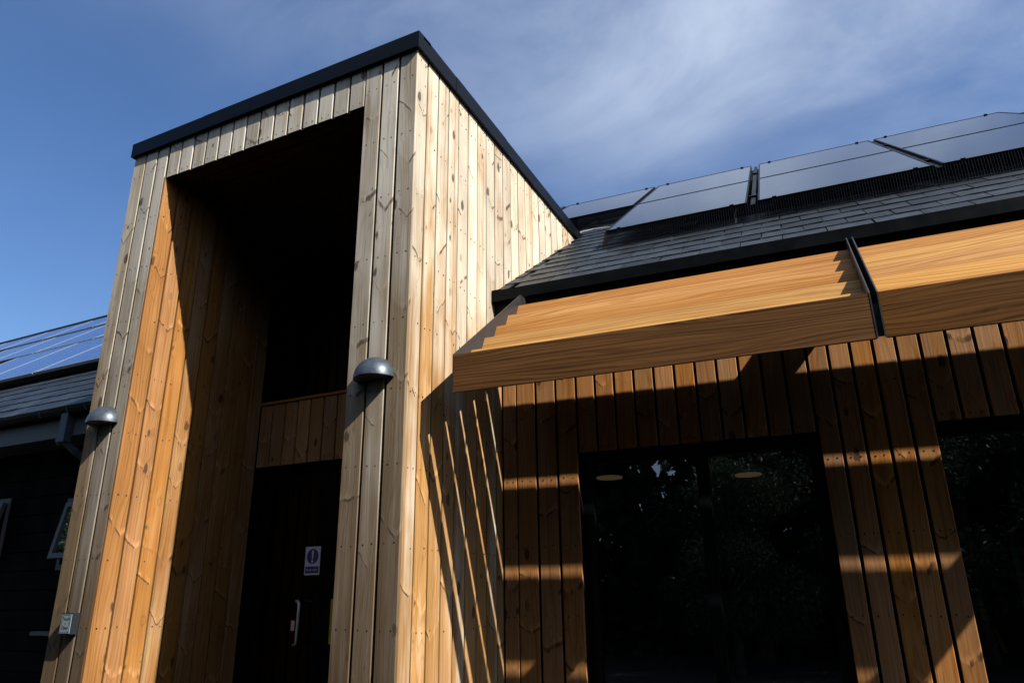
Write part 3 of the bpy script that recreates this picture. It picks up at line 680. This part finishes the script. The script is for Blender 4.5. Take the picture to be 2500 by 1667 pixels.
def lay_slates(parent, org, xa, ua, na, gauge, rows, arange, width, meshes, hmax=None):
    pl = Vector(parent.parent.location) if parent.parent else Vector((0, 0, 0))
    cnt = 0
    for r in range(rows):
        a0, a1 = arange(r)
        i0 = math.floor(a0 / width) - 1; i1 = math.ceil(a1 / width) + 1
        for i in range(i0, i1):
            a = (i + .5 * (r % 2)) * width + rnd(.003)
            if a < a0 + width * .30 or a > a1: continue
            pos = org + xa * a + ua * (r * gauge + rnd(.003)) + na * .011
            tilt = Matrix.Rotation(-0.034 + rnd(.007), 4, 'X') @ Matrix.Rotation(rnd(.005), 4, 'Y') @ Matrix.Rotation(rnd(.008), 4, 'Z')
            M = Matrix((xa, ua, na)).transposed().to_4x4(); M = M @ tilt; M.translation = pos
            o = bpy.data.objects.new('slate', random.choice(meshes)); COL.objects.link(o); o.parent = parent; o.matrix_basis = M; cnt += 1
    return cnt
GA = 0.222
n_ = lay_slates(roof, roofpt(0, -.115), XR, UR, NR, GA, 15, lambda r: (0.0 if r < 11 else -.0, 4.9 if r < 6 else 1.25), .27, SM)
# cut slates along the porch wall
m = MB()
for r in range(15):
    o = roofpt(0.0, -.115 + r * GA, .011)
    if r % 2: w_ = .12
    else: w_ = .02
    for a0, a1 in ((.003, .085),):
        u0, u1 = -.115 + r * GA, -.115 + r * GA + .4
        m.hexa([roofpt(a0, u0, .012), roofpt(a1, u0, .012), roofpt(a1, u1, .002), roofpt(a0, u1, .002), roofpt(a0, u0, .022), roofpt(a1, u0, .022), roofpt(a1, u1, .011), roofpt(a0, u1, .011)])
obj('cut_slates', m, 'slate', roof, kind='stuff')

# gutter, fascia, soffit
m = MB()
m.box(.004, XE, -.145, -.137, 3.628, 3.712, f=S); m.box(.004, XE, -.137, -.03, 3.628, 3.634, f=S); m.box(.004, XE, -.03, -.022, 3.634, 3.69, f=S); m.box(.004, .012, -.137, -.03, 3.634, 3.712, f=S)
gut = obj('gutter', m, 'black_metal', wing)
m = MB(); m.box(.0035, .075, -.1485, -.1452, 3.624, 3.717, f=S); m.box(.0035, .075, -.1452, -.03, 3.624, 3.6278, f=S); obj('gutter_joint', m, 'black_metal', gut)
m = MB(); m.prism([(-.098, 3.625), (-.098, 3.52), (-.075, 3.44), (0.02, 3.44), (0.02, 3.625)], lambda p: S(.003, p[0], p[1]), lambda p: S(XE, p[0], p[1])); obj('eaves_fascia', m, 'black_metal', wing)

# ------------------------------------------------------------------ louvred sun shades
def plate_x2(b): return 2.425 - .041 * (b + 1.12)
def plate_mesh(fx, t):
    poly = [(-1.122, 2.680), (-1.122, 2.906), (-.21, 3.615), (-.102, 3.615), (-.102, 3.300)]
    m = MB(); m.prism(poly, lambda p: S(fx(p[0]), p[0], p[1]), lambda p: S(fx(p[0]) + t, p[0], p[1])); return m
TOPS = [(-.251, 3.518), (-.417, 3.386), (-.583, 3.254), (-.749, 3.121), (-.915, 2.992)]
def blade(T, fl, fr, L=.246, t=.016):
    d = Vector((-.407, -.913)); nrm = Vector((.913, -.407))
    A = Vector(T); B = A + d * L; C = B + nrm * t; D = A + nrm * t
    m = MB(); P4 = [A, B, C, D]
    ps = [S(fl(p.x), p.x, p.y) for p in P4]; pe = [S(fr(p.x), p.x, p.y) for p in P4]
    per = [0, L, L + t, 2 * L + t, 2 * L + 2 * t]; ln = fr(-.6) - fl(-.6)
    for i in range(4):
        j = (i + 1) % 4
        m.face([ps[i], ps[j], pe[j], pe[i]], [(per[i], 0), (per[i + 1], 0), (per[i + 1], ln), (per[i], ln)])
    m.face(list(reversed(ps))); m.face(pe)
    return m
def fascia_board(x0, x1):
    m = MB(); y0, y1 = -1.120, -1.102
    q = [(y0, 2.682), (y0, 2.904), (y1, 2.904), (y1, 2.682)]; per = [0, .222, .24, .462, .48]
    ps = [S(x0, *p) for p in q]; pe = [S(x1, *p) for p in q]
    for i in range(4):
        j = (i + 1) % 4; m.face([pe[i], pe[j], ps[j], ps[i]][::-1], [(per[i], 0), (per[i], 0), (per[i + 1], 0), (per[i + 1], 0)])
        m.uv[-4:] = [(per[i], 0), (per[i + 1], 0), (per[i + 1], x1 - x0), (per[i], x1 - x0)]
    m.face(ps); m.face(list(reversed(pe)))
    return m
TONES = [(.84, .72, .62, 1), (1.0, .93, .86, 1), (.90, .80, .72, 1), (1.0, 1.02, 1.0, 1), (1.12, 1.16, 1.15, 1), (.90, .80, .70, 1), (1.10, 1.14, 1.15, 1), (.98, .92, .86, 1), (1.14, 1.18, 1.2, 1), (.92, .82, .73, 1)]
def shade(label, fl, fr, x0, x1):
    s = thing('louvre_canopy', label, 'sun shade', S((x0 + x1) / 2, -.1, 3.3), 'wooden louvre canopies over the windows')
    obj('bracket_plate', plate_mesh(lambda b: fl(b), .006), 'bracket_metal', s)
    obj('bracket_plate', plate_mesh(lambda b: fr(b) - .006, .006), 'bracket_metal', s)
    for T in TOPS:
        bo = obj('blade', blade(T, lambda b: fl(b) + .007, lambda b: fr(b) - .007), 'oak_blade', s)
        bo.color = TONES.pop(0)
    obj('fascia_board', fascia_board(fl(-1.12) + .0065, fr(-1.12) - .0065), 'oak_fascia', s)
    return s
shade('wooden louvre canopy with five slats, next to the porch wall', lambda b: .254, plate_x2, .25, 2.42)
sh2 = shade('wooden louvre canopy cut off by the right edge of the picture', lambda b: plate_x2(b) + .027, lambda b: 4.36, 2.45, 4.36)
m = MB()
for q in (.25, .62):
    for zz in (2.74, 2.80):
        m.disc(S(2.438, -1.09, zz), YB * -1, .004, .004, 8)
m.box(2.4265, 2.4505, -1.085, -1.080, 2.70, 2.86, f=S); obj('joint_cleat', m, 'bracket_metal', sh2)

# ------------------------------------------------------------------ solar panels on the main roof
def solar(name, label, org, xa, ua, na, a0, a1, u0, u1, group, glass, framemat, fw=.014, th=.035, clamps=True):
    c = org + xa * ((a0 + a1) / 2) + ua * ((u0 + u1) / 2)
    p = thing(name, label, 'solar panel', c, group)
    def Q(a, u, h): return org + xa * a + ua * u + na * h
    m = MB()
    def bar(x0, x1, y0, y1, h0, h1): m.hexa([Q(x0, y0, h0), Q(x1, y0, h0), Q(x1, y1, h0), Q(x0, y1, h0), Q(x0, y0, h1), Q(x1, y0, h1), Q(x1, y1, h1), Q(x0, y1, h1)])
    bar(a0, a0 + fw, u0, u1, -th, 0); bar(a1 - fw, a1, u0, u1, -th, 0); bar(a0 + fw, a1 - fw, u0, u0 + fw, -th, 0); bar(a0 + fw, a1 - fw, u1 - fw, u1, -th, 0)
    obj('frame', m, framemat, p)
    m = MB(); x0, x1, y0, y1 = a0 + fw, a1 - fw, u0 + fw, u1 - fw
    m.hexa([Q(x0, y0, -.012), Q(x1, y0, -.012), Q(x1, y1, -.012), Q(x0, y1, -.012), Q(x0, y0, -.003), Q(x1, y0, -.003), Q(x1, y1, -.003), Q(x0, y1, -.003)])
    m.hasuv = True; m.uv[4:8] = [(0, 0), (x1 - x0, 0), (x1 - x0, y1 - y0), (0, y1 - y0)]
    obj('glass', m, glass, p)
    if clamps:
        for fr in (.10, .90):
            for uu in ((u0,) if u0 < 2 else (u1,)):
                m = MB(); a = a0 + (a1 - a0) * fr; s = -1 if uu == u0 else 1
                x0, x1, y0, y1 = a - .016, a + .016, min(uu, uu + s * .012), max(uu, uu + s * .012)
                m.hexa([Q(x0, y0, -th), Q(x1, y0, -th), Q(x1, y1, -th), Q(x0, y1, -th), Q(x0, y0, .010), Q(x1, y0, .010), Q(x1, y1, .010), Q(x0, y1, .010)])
                obj('clamp', m, 'black_plastic', p)
    return p
OFF = .16
PO = roofpt(0, 0, OFF)
U0, U1, U2 = 1.06, 2.83, 4.64
cols = [(.645, 1.800), (1.885, 3.115), (3.170, 4.430)]
nm = ['nearest the porch wall', 'in the middle between two gaps', 'furthest right']
for i, (a, b) in enumerate(cols):
    solar('solar_panel', 'black glass solar panel in the lower roof row, ' + nm[i], PO, XR, UR, NR, a, b, U0, U1 - .006, 'black solar panels on the main roof', 'pv_black', 'black_metal')
    solar('solar_panel', 'black glass solar panel in the upper roof row, ' + nm[i], PO, XR, UR, NR, a, b, U1 + .006, U2, 'black solar panels on the main roof', 'pv_black', 'black_metal')
solar('solar_panel', 'black glass solar panel in the lower row, cut off at the right picture edge', PO, XR, UR, NR, 4.485, 5.7, U0, U1 - .006, 'black solar panels on the main roof', 'pv_black', 'black_metal')
solar('solar_panel', 'black glass solar panel in the upper row just right of the porch capping', PO, XR, UR, NR, -.575, .600, U1 + .006, U2, 'black solar panels on the main roof', 'pv_black', 'black_metal')
solar('solar_panel', 'sliver of black solar panel half hidden behind the porch capping', PO, XR, UR, NR, -1.80, -.625, U1 + .006, U2, 'black solar panels on the main roof', 'pv_black', 'black_metal')
# mounting rails in the gaps
for i, (a, lb) in enumerate(((1.842, 'black mounting rail in the gap between the left and middle panels'), (3.142, 'black mounting rail in the gap between the middle and right panels'))):
    m = MB(); w = .018
    m.hexa([roofpt(a - w, U0 - .03, OFF - .07), roofpt(a + w, U0 - .03, OFF - .07), roofpt(a + w, U2, OFF - .07), roofpt(a - w, U2, OFF - .07), roofpt(a - w, U0 - .03, OFF - .02), roofpt(a + w, U0 - .03, OFF - .02), roofpt(a + w, U2, OFF - .02), roofpt(a - w, U2, OFF - .02)])
    for u in (1.5, 3.6):
        m.hexa([roofpt(a - .035, u, OFF - .02), roofpt(a + .035, u, OFF - .02), roofpt(a + .035, u + .03, OFF - .02), roofpt(a - .035, u + .03, OFF - .02), roofpt(a - .035, u, OFF - .005), roofpt(a + .035, u, OFF - .005), roofpt(a + .035, u + .03, OFF - .005), roofpt(a - .035, u + .03, OFF - .005)])
    tag(obj('mounting_rail', m, 'black_metal'), lb, 'rail', 'rails between the solar panels')
# bird guard mesh round the arrays
def guard(label, segs):
    m = MB()
    def wire(p, q, r):
        p, q = Vector(p), Vector(q); m.tube([p, q], r, 3, False)
    for (p0, t0, p1, t1, n) in segs:
        for i in range(n + 1):
            f = i / n; b = p0.lerp(p1, f); t = t0.lerp(t1, f)
            j = NR * rnd(.003) + UR * rnd(.004)
            wire(b + j, t + UR * rnd(.003), .0013)
        for h in np.linspace(0.03, .97, 11): wire(p0.lerp(t0, h), p1.lerp(t1, h), .0011)
    o = obj('bird_guard', m, 'black_wire'); tag(o, label, 'wire mesh', 'wire guards round the solar panels'); return o
plain('black_wire', (0.018, 0.018, 0.019), 0.32, 0.0, 0.5)
B0, B1 = .945, 1.045
guard('black wire mesh guard along the lower edge of the black solar panels', [
    (roofpt(.64, B0, .012), roofpt(.64, B1, OFF - .01), roofpt(5.7, B0, .012), roofpt(5.7, B1, OFF - .01), 270),
    (roofpt(.585, B0 + .1, .012), roofpt(.636, B1, OFF - .01), roofpt(.585, U1 - .1, .012), roofpt(.636, U1 - .02, OFF - .01), 90)])
guard('short wire mesh guard under the upper panels beside the porch capping', [
    (roofpt(-.02, U1 - .12, .012), roofpt(-.02, U1 - .02, OFF - .01), roofpt(.60, U1 - .12, .012), roofpt(.60, U1 - .02, OFF - .01), 33)])
m = MB(); m.tube([roofpt(.07, 2.22, .03), roofpt(.12, 2.28, .05), roofpt(.22, 2.36, .045), roofpt(.36, 2.40, .03), roofpt(.44, 2.38, .02)], .005, 6)
tag(obj('cable', m, 'cable_white'), 'short loose white cable on the slates at the end of the porch capping', 'cable')

# ================================================================== LEFT WING
LS = .76; LY, LZ = 1.0, 3.41
left = thing('side_wing', 'dark side wing with slate roof and pale eaves board, left of the porch', 'building', (-8, 1.6, 0))
XL = Vector((1, 0, 0)); UL = Vector((0, 1, LS)).normalized(); NL = XL.cross(UL)
def lp(a, u, h=0): return Vector((0, LY, LZ)) + XL * a + UL * u + NL * h
m = MB(); m.hexa([lp(-22, -.03, -.12), lp(WX - .05, -.03, -.12), lp(WX - .05, 9, -.12), lp(-22, 9, -.12), lp(-22, -.03, -.012), lp(WX - .05, -.03, -.012), lp(WX - .05, 9, -.012), lp(-22, 9, -.012)])
lroof = obj('roof', m, 'membrane', left)
SL = [slate_mesh(.298, .47, .010, 20 + i) for i in range(5)]
lay_slates(lroof, lp(0, -.02), XL, UL, NL, .262, 7, lambda r: (-11.0, WX - .25), .30, SL)
m = MB(); m.box(-22, WX - .02, 1.42, 1.6, .02, 3.2); lw = obj('wall', m, 'membrane', left)
z = .05
while z < 3.1:
    m = MB(); m.box(-22, WX - .03, 1.40 + rnd(.002), 1.42, z, z + .175); obj('board', m, 'dark_boards', lw); z += .185
m = MB(); m.box(-22, WX - .02, 1.04, 1.06, 3.12, 3.30); m.box(-22, WX - .02, 1.06, 1.42, 3.12, 3.135); obj('eaves_fascia', m, 'grey_fascia', left)
m = MB(); prof = [(1.04 - .055 + .055 * math.cos(t), 3.385 + .06 * math.sin(t)) for t in np.linspace(math.pi, 2 * math.pi, 9)]
prof += [(1.04 - .055 + .050 * math.cos(t), 3.385 + .055 * math.sin(t)) for t in np.linspace(2 * math.pi, math.pi, 9)]
m.prism(prof, lambda p: (-22, p[0], p[1]), lambda p: (WX - .03, p[0], p[1])); lg = obj('gutter', m, 'black_metal', left)
for x in (-3.5, -4.35, -4.62, -5.05, -6.3, -7.4, -8.5):
    m = MB(); pr = [(p[0] - .002 if i < 9 else p[0], p[1] - .003 if i < 9 else p[1]) for i, p in enumerate(prof)]
    m.prism(pr, lambda p: (x, p[0], p[1]), lambda p: (x + .03, p[0], p[1])); obj('gutter_bracket', m, 'black_plastic', lg)
m = MB(); m.box(-4.70, -4.60, .955, 1.035, 3.16, 3.33); m.hexa([(-4.70, .955, 3.05), (-4.60, .955, 3.05), (-4.60, 1.03, 3.05), (-4.70, 1.03, 3.05), (-4.70, .955, 3.159), (-4.60, .955, 3.159), (-4.60, 1.03, 3.159), (-4.70, 1.03, 3.159)])
m.tube([(-4.65, 1.0, 3.06), (-4.62, 1.1, 2.98), (-4.60, 1.3, 2.86), (-4.60, 1.36, 2.80), (-4.60, 1.36, .05)], .034, 10); obj('downpipe', m, 'downpipe_grey', left)
# open top-hung windows
def casement(x0, x1, zt, h, out):
    fr = MB(); fr.box(x0 - .05, x1 + .05, 1.385, 1.40, zt, zt + .05); fr.box(x0 - .05, x0, 1.385, 1.40, zt - h - .04, zt); fr.box(x1, x1 + .05, 1.385, 1.40, zt - h - .04, zt); fr.box(x0 - .05, x1 + .05, 1.385, 1.40, zt - h - .09, zt - h - .04)
    w = obj('window', fr, 'white_paint', left)
    a = math.asin(out / h); d = Vector((0, -math.sin(a), -math.cos(a))); n = Vector((0, -math.cos(a), math.sin(a)))
    T = Vector((0, 1.38, zt))
    def q(x, s, t): p = T + d * s + n * t; return (x, p.y, p.z)
    m = MB(); s = .05
    def bar(xa_, xb, s0, s1): m.hexa([q(xa_, s0, 0), q(xb, s0, 0), q(xb, s1, 0), q(xa_, s1, 0), q(xa_, s0, .04), q(xb, s0, .04), q(xb, s1, .04), q(xa_, s1, .04)])
    bar(x0, x0 + s, 0, h); bar(x1 - s, x1, 0, h); bar(x0 + s, x1 - s, 0, s); bar(x0 + s, x1 - s, h - s, h)
    c = obj('casement', m, 'white_paint', w)
    g_ = MB(); g_.hexa([q(x0 + s, s, .016), q(x1 - s, s, .016), q(x1 - s, h - s, .016), q(x0 + s, h - s, .016), q(x0 + s, s, .022), q(x1 - s, s, .022), q(x1 - s, h - s, .022), q(x0 + s, h - s, .022)]); obj('pane', g_, 'window_glass', w)
    return w
casement(-4.98, -4.2, 2.53, .55, .09); casement(-6.85, -6.05, 2.60, .50, .09)
m = MB(); m.box(-5.10, -4.1, 1.30, 1.40, 1.30, 1.335); obj('sill', m, 'white_paint', left)
# dome camera
cmo = thing('security_camera', 'small dark dome camera under the pale eaves board', 'camera', (-4.86, 1.1, 3.12))
m = MB(); m.disc((-4.86, 1.1, 3.095), (0, 0, 1), .055, .025, 20); obj('base', m, 'grey_fascia', cmo)
m = MB(); I = {}
for j, s in enumerate(np.linspace(0, math.pi / 2, 7)):
    for i in range(16):
        a = 2 * math.pi * i / 16; I[i, j] = len(m.v); m.v.append((-4.86 + .045 * math.cos(a) * math.cos(s), 1.1 + .045 * math.sin(a) * math.cos(s), 3.095 - .05 * math.sin(s)))
for j in range(6):
    for i in range(16): m.f.append((I[i, j], I[(i + 1) % 16, j], I[(i + 1) % 16, j + 1], I[i, j + 1])[::-1]); m.uv += [(0, 0)] * 4
obj('dome', m, 'black_plastic', cmo, True)
# blue panels
LO = lp(0, 0, .15)
rows_ = [(1.53, 3.42), (3.52, 5.10), (5.36, 6.60)]
rn_ = ['bottom row', 'middle row', 'top row']
for r, (u0, u1) in enumerate(rows_):
    st = [-5.9, -8.9 + 1.6, -6.9][r] if False else (-5.85, -5.6, -6.4)[r]
    c = 0
    x1 = st
    while x1 > (-9.8, -13, -16.5)[r]:
        x0 = x1 - 1.58
        pos = ['first', 'second', 'third', 'fourth', 'fifth', 'sixth', 'seventh'][c]
        solar('solar_panel', 'blue silicon solar panel with silver frame, %s, %s counting left from the porch' % (rn_[r], pos), LO, XL, UL, NL, x0, x1, u0, u1, 'blue solar panels on the left roof', 'pv_blue', 'silver_frame', .022, .04, False)
        x1 = x0 - .02; c += 1
m = MB(); m.hexa([lp(-11, 1.50, .05), lp(-4.2, 1.50, .05), lp(-4.2, 1.54, .05), lp(-11, 1.54, .05), lp(-11, 1.50, .112), lp(-4.2, 1.50, .112), lp(-4.2, 1.54, .112), lp(-11, 1.54, .112)])
tag(obj('mounting_rail', m, 'black_metal'), 'dark rail under the lower edge of the blue panels', 'rail')

# ================================================================== INSIDE RIGHT WINDOW
gp_ = thing('green_post', 'bright green upright seen through the right window', 'post', S(2.96, .26, .03))
m = MB(); m.box(2.908, 2.934, .155, .181, .06, 1.885, f=S); obj('upright', m, 'green_paint', gp_); m = MB(); m.box(2.89, 3.00, .152, .25, .031, .06, f=S); obj('foot', m, 'green_paint', gp_)
tb = thing('table', 'dark table edge behind the right window with a small toy on it', 'table', S(2.9, .4, .03))
m = MB(); m.box(2.69, 2.88, .152, .60, 1.25, 1.28, f=S); obj('tabletop', m, 'dark_room', tb)
for a_ in (2.70, 2.835):
    for b_ in (.21, .54):
        m = MB(); m.box(a_, a_ + .04, b_, b_ + .04, .031, 1.25, f=S); obj('leg', m, 'dark_room', tb)
ch = thing('toy', 'small orange and yellow toy behind the right window beside the board post', 'toy', S(2.75, .25, 1.28))
for i in range(3):
    m = MB(); m.box(2.706, 2.724 + .006 * (i % 2), .160, .175, 1.44 + i * .036, 1.464 + i * .036, f=S); obj('block', m, 'yellow_paint', ch)
m = MB(); m.tube([S(2.703, .178, 1.281), S(2.706, .178, 1.54)], .004, 6); obj('stick', m, 'black_metal', ch)
m = MB(); m.prism([(2.766, 1.281), (2.790, 1.281), (2.767, 1.40), (2.751, 1.40)], lambda p: S(p[0], .160, p[1]), lambda p: S(p[0], .175, p[1])); obj('slide', m, 'yellow_paint', ch)

# ================================================================== TREES opposite (some mirrored in the glass, some added to block sky light)
def tree_meshes(seed, H, R_, n, leafmat):
    rg = np.random.default_rng(seed); rr = random.Random(seed)
    tk = MB(); top = H * .8
    pts = [(0, 0, 0), (rr.uniform(-.1, .1), rr.uniform(-.1, .1), H * .25), (rr.uniform(-.25, .25), rr.uniform(-.25, .25), H * .55), (0, 0, top)]
    tk.tube(pts, [H * .026, H * .02, H * .013, .02], 9)
    cl = []
    for i in range(15):
        a = rr.uniform(0, 6.28); hh = rr.uniform(.22, .9) * H; rad = R_ * (1 - abs(hh / H - .45) * 1.1) * rr.uniform(.45, .95)
        e = (math.cos(a) * rad, math.sin(a) * rad, hh)
        tk.tube([(0, 0, hh * .75), (e[0] * .5, e[1] * .5, hh * .9), e], [H * .009, H * .006, .01], 6); cl.append((e, R_ * rr.uniform(.28, .5)))
    cl.append(((0, 0, H * .9), R_ * .45)); cl.append(((0, 0, H * .6), R_ * .6))
    per = n // len(cl); V = []; F = []
    for (c, r) in cl:
        d = rg.normal(size=(per, 3)); d /= np.linalg.norm(d, axis=1)[:, None]
        p = np.array(c) + d * (r * rg.random(per) ** .45)[:, None] * np.array([1, 1, .8])
        s = rg.uniform(.05, .11, per)[:, None]
        a = rg.normal(size=(per, 3)); a /= np.linalg.norm(a, axis=1)[:, None]; b = np.cross(a, rg.normal(size=(per, 3))); b /= np.linalg.norm(b, axis=1)[:, None]
        i0 = sum(len(x) for x in V); q = np.stack([p - a * s, p - b * s * .45, p + a * s, p + b * s * .45], 1).reshape(-1, 3); V.append(q)
        F.append(np.arange(per * 4).reshape(-1, 4) + i0)
    me = bpy.data.meshes.new('crown'); V = np.concatenate(V); F = np.concatenate(F); me.from_pydata(V.tolist(), [], F.tolist()); me.update(); me.materials.append(MATS[leafmat])
    return tk.mesh('trunk', 'bark'), me
TM = [tree_meshes(1, 8.5, 3.0, 16000, 'leaf_green'), tree_meshes(2, 10.0, 3.4, 16000, 'leaf_dark'), tree_meshes(3, 7.0, 2.6, 12000, 'leaf_green')]
spots = [(1.3, -13.5, 0, .80, 0), (2.6, -15.5, 1, 1.0, 1), (-5.5, -14.5, 1, 1.05, 2), (6.0, -14.0, 0, 1.0, .7), (0.8, -10.6, 2, .62, 2.2), (-10.5, -15, 0, 1.1, 3), (10.2, -17, 1, 1.1, 4), (-4.4, -11.2, 2, .75, 1.4), (-15.5, -13, 1, 1.0, 5), (4.2, -11.4, 2, .70, 3.3), (9.5, -9.8, 1, 1.25, 2), (15, -11.5, 0, 1.55, 1), (21, -13, 1, 1.35, 3), (-9.0, -9.5, 1, 1.2, 1.0), (-14.5, -8.0, 0, 1.3, 2.0)]  # big trees at the end of the list are added to block sky light
labs = ['leafy tree mirrored in the middle of the big window', 'tall dark tree mirrored in the right pane of the big window', 'tall tree mirrored at the left edge of the big window', 'broad tree mirrored in the right window', 'low young tree mirrored at the foot of the big window', 'tree standing opposite the left wing', 'tall tree standing far right opposite the building', 'small tree mirrored in the left pane of the big window', 'tree standing furthest left opposite the building', 'small tree mirrored low beside the right window', 'big tree added across from the right end of the building to block sky light', 'very tall tree added on the far right to block sky light', 'big tree added at the far right end of the row to block sky light', 'big tree added nearest the left wing to block sky light', 'tall tree added beyond the left wing to block sky light']
for (x, y, k, s, rz), lb in zip(spots, labs):
    t = thing('tree', lb, 'tree', (x, y, 0), 'trees opposite the building'); t.rotation_euler = (0, 0, rz); t.scale = (s, s, s)
    for nm_, me in zip(('trunk', 'crown'), TM[k]):
        o = bpy.data.objects.new(nm_, me); COL.objects.link(o); o.parent = t

# the wood behind them, one mass
rg = np.random.default_rng(11); NF = 150000
x = rg.uniform(-45, 32, NF); y = -15 - rg.random(NF) ** 1.5 * 7 + np.sin(x * .7) * .8
hmax = 12.0 + 2.5 * np.sin(x * .31 + 1) + 1.6 * np.sin(x * .9) + 1.0 * np.sin(x * 2.3 + 2)
z = hmax * rg.random(NF) ** 1.15
keep = np.ones(NF, bool)
for hx, hz, hr in [(-1.6, 5.5, .8), (-0.9, 6.8, .6), (1.6, 6.4, .5), (-5.2, 7.2, .9), (4.6, 7.6, .9), (-7.5, 8.4, 1.0)]:
    keep &= ((x - hx) ** 2 + ((z - hz) / .8) ** 2) > (hr * rg.uniform(.75, 1.2, NF)) ** 2
x, y, z = x[keep], y[keep], z[keep]; NF = len(x)
p = np.stack([x, y, z], 1); s_ = rg.uniform(.16, .36, NF)[:, None]
a = rg.normal(size=(NF, 3)); a /= np.linalg.norm(a, axis=1)[:, None]; b = np.cross(a, rg.normal(size=(NF, 3))); b /= np.linalg.norm(b, axis=1)[:, None]
q = np.stack([p - a * s_, p - b * s_ * .6, p + a * s_, p + b * s_ * .6], 1).reshape(-1, 3)
me = bpy.data.meshes.new('woodland'); me.from_pydata(q.tolist(), [], np.arange(NF * 4).reshape(-1, 4).tolist()); me.update(); me.materials.append(MATS['leaf_dark'])
wd = tag(obj('woodland', me, None), 'dense dark green wood mirrored in the window panes', 'woodland'); wd['kind'] = 'stuff'

scene.cycles.use_denoising = True
scene.cycles.max_bounces = 8
scene.cycles.diffuse_bounces = 0
